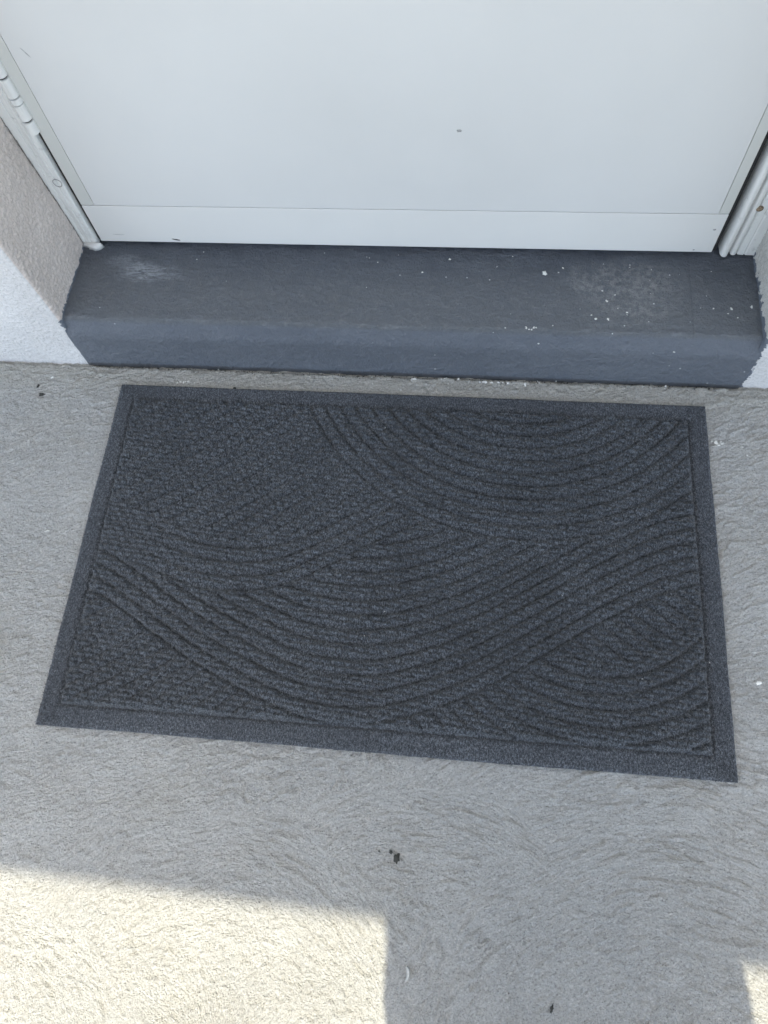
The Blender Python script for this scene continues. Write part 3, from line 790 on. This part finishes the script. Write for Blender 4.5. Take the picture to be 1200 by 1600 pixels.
# windblown grit: too small and too many to count
gm = bmesh.new()
def crumb(x, y, z, r):
    vs_ = [gm.verts.new((x + r * rs.uniform(.6, 1.2) * a, y + r * rs.uniform(.6, 1.2) * b, z + r * c)) for a, b, c in ((1, 0, 0), (-.5, .9, 0), (-.5, -.9, 0), (.1, 0, 1.1))]
    for f in ((0, 1, 3), (1, 2, 3), (2, 0, 3)): gm.faces.new([vs_[i] for i in f])
for _ in range(420): crumb(rs.uniform(-0.49, 0.50), -0.0055 - abs(rs.gauss(0, .0022)), 0.0, abs(rs.gauss(.0006, .0005)) + .0003)
for _ in range(260): crumb(rs.uniform(-0.50, 0.50), -0.004 - abs(rs.gauss(0, .02)), 0.0002, rs.uniform(.0003, .0008))
for _ in range(500): crumb(rs.uniform(-0.70, 0.62), rs.uniform(-0.95, -0.01), 0.0004, min(.0011, rs.expovariate(1 / .00035) + .0002))
for _ in range(160): crumb(rs.choice((-1, 1)) * (MW / 2 + abs(rs.gauss(0, .003)) + .001) + MC[0], MC[1] + rs.uniform(-.26, .26), 0.0003, rs.uniform(.0003, .0009))
tag(bm_obj('grit', gm, M['grit'], None), 'fine dark grit scattered over the slab and along the step foot', 'grit', kind='stuff')
for k in range(8):                                            # lint caught in the pile
    x, y = ((0.0129, -0.3884), (-0.0109, -0.4236), (0.0815, -0.5013), (0.4343, -0.427))[k] if k < 4 else (rs.uniform(-.4, .42), rs.uniform(-.54, -.08))
    lo = link('lint', blot_mesh('lint', rs.uniform(.0008, .0020), rs.uniform(.0002, .0004), 0.0003, 600 + k, 8, 0.5), M['flake'], mat_root)
    lo.location = (x, y, 0.0150); lo.rotation_euler = (0, 0, rs.uniform(0, 3.1))

# ------------------------------------------------------------------ photographer, standing behind the camera; only the shadow falls in view
def skinned(name, joints, bones, mat_of, parent=None, sub=2, root=0):
    me = bpy.data.meshes.new(name)
    me.from_pydata([j[0] for j in joints], bones, [])
    o = bpy.data.objects.new(name, me); COL.objects.link(o)
    sk = o.modifiers.new('skin', 'SKIN'); sk.use_smooth_shade = True
    for k, j in enumerate(joints):
        r = j[1]; me.skin_vertices[0].data[k].radius = r if isinstance(r, tuple) else (r, r)
        me.skin_vertices[0].data[k].use_root = (k == root)
    ss = o.modifiers.new('subd', 'SUBSURF'); ss.levels = sub; ss.render_levels = sub
    dg = bpy.context.evaluated_depsgraph_get()
    m2 = bpy.data.meshes.new_from_object(o.evaluated_get(dg))
    bpy.data.objects.remove(o, do_unlink=True); bpy.data.meshes.remove(me)
    m2.name = name
    return m2
PX, PY = 0.250, -1.085
def photographer():
    J = []; Bn = []
    def add(p, r, to=None):
        J.append(((p[0] + PX, p[1] + PY, p[2]), r))
        if to is not None: Bn.append((to, len(J) - 1))
        return len(J) - 1
    pel = add((0, 0, 0.90), (0.150, 0.115))
    wai = add((0, 0.01, 1.04), (0.150, 0.110), pel)
    chs = add((0, 0.01, 1.20), (0.160, 0.115), wai)
    upp = add((0, 0.00, 1.33), (0.130, 0.090), chs)
    nek = add((0, 0.02, 1.43), 0.052, upp)
    he0 = add((0, 0.045, 1.51), (0.066, 0.080), nek)
    he1 = add((0, 0.055, 1.58), (0.074, 0.092), he0)
    add((0, 0.045, 1.645), (0.060, 0.075), he1)
    add((0, 0.155, 1.555), 0.014, he1)                          # nose
    for s in (-1, 1): add((s * 0.085, 0.04, 1.57), 0.016, he1)  # ears
    for s in (-1, 1):
        hip = add((s * 0.10, 0, 0.82), 0.092, pel)
        kn = add((s * 0.105, 0.02, 0.48), 0.062, hip)
        an = add((s * 0.11, -0.01, 0.10), 0.042, kn)
        hl = add((s * 0.11, -0.03, 0.042), 0.040, an)
        add((s * 0.125, 0.15, 0.034), 0.032, hl)
    def hand(wr, w, dirv, side, up, curl):
        d = Vector(dirv).normalized(); sd_ = Vector(side).normalized(); u = Vector(up).normalized()
        pl = add(Vector(w) + d * 0.05, (0.030, 0.020), wr)
        for k, (off, ln) in enumerate(((-0.030, 0.066), (-0.010, 0.076), (0.011, 0.071), (0.030, 0.056))):
            b0 = Vector(w) + d * 0.088 + sd_ * off
            f0 = add(b0, 0.0095, pl)
            f1 = add(b0 + d * ln * 0.5 - u * curl * 0.012, 0.0085, f0)
            add(b0 + d * ln * (0.5 + 0.45 * (1 - curl * 0.6)) - u * curl * 0.040, 0.0075, f1)
        t0 = add(Vector(w) + d * 0.045 - sd_ * 0.040, 0.011, pl)
        add(Vector(w) + d * 0.082 - sd_ * 0.058 - u * 0.012, 0.009, t0)
    # left arm hangs at the side
    sh = add((-0.165, 0.0, 1.335), 0.058, upp)
    el = add((-0.164, -0.01, 1.03), 0.042, sh)
    wr = add((-0.172, 0.005, 0.79), 0.032, el)
    hand(wr, (-0.172, 0.005, 0.79), (-0.10, 0.05, -1), (0, -1, 0), (-1, 0, 0), 0.6)
    # right arm bent, holding the phone out in front
    sh = add((0.165, 0.0, 1.335), 0.058, upp)
    el = add((0.150, 0.03, 1.06), 0.044, sh)
    tip = Vector((CAM[0] + 0.02 - PX, CAM[1] - 0.045 - PY, CAM[2] - 0.01))
    wv = Vector((0.075, 0.27, 0.985)); wr = add(wv, 0.029, el)
    dv = tip - wv
    hand(wr, wv, dv, dv.cross(Vector((0, 0, 1))), (0, 0, 1), 0.5)
    me = skinned('person', J, Bn, None)
    o = link('person', me, [M['skin'], M['shirt'], M['denim'], M['shoe'], M['hair']])
    co = np.empty(len(me.vertices) * 3, np.float32); me.vertices.foreach_get('co', co); co = co.reshape(-1, 3)
    mi = []
    for p in me.polygons:
        c = co[list(p.vertices)].mean(0) - np.array([PX, PY, 0])
        x, y, z = c
        if z < 0.09: m = 3
        elif z < 0.93 and abs(x) < 0.19 and not (x < -0.168 and z > 0.62): m = 2
        elif z > 1.60 or (z > 1.47 and y < 0.0): m = 4
        elif z > 1.40: m = 0
        elif (x < -0.15 and z < 1.12 and z < 1.0) or (y > 0.14): m = 0
        else: m = 1
        mi.append(m)
    me.polygons.foreach_set('material_index', mi)
    me.shade_smooth()
    tag(o, 'person in a navy shirt and jeans holding a phone out over the doormat', 'person')
    # loose shirt hem, flared over the hips
    n = 40; bm = bmesh.new(); rings = []
    for z, a, b in ((1.20, 0.110, 0.080), (1.12, 0.176, 0.130), (1.02, 0.186, 0.136), (0.92, 0.199, 0.142), (0.82, 0.203, 0.148), (0.80, 0.201, 0.145)):
        rings.append([bm.verts.new((PX + 0.003 + a * math.cos(t) * (1 + .015 * math.sin(7 * t)), PY + 0.005 + b * math.sin(t) * (1 + .02 * math.sin(9 * t + z * 4)), z)) for t in np.linspace(0, 2 * math.pi, n, endpoint=False)])
    for r0, r1 in zip(rings, rings[1:]):
        for i in range(n): bm.faces.new((r0[i], r0[(i + 1) % n], r1[(i + 1) % n], r1[i]))
    bm_obj('shirt_hem', bm, M['shirt'], o, True)
photographer()
ph = bm_obj('phone', box_bm(-0.037, 0.037, -0.074, 0.074, -0.004, 0.004, 0.003, 3), M['phone'])
ph.matrix_world = cam.matrix_world @ Matrix.Translation((0.022, -0.058, 0.0095))
tag(ph, 'black mobile phone held out over the doormat', 'phone')
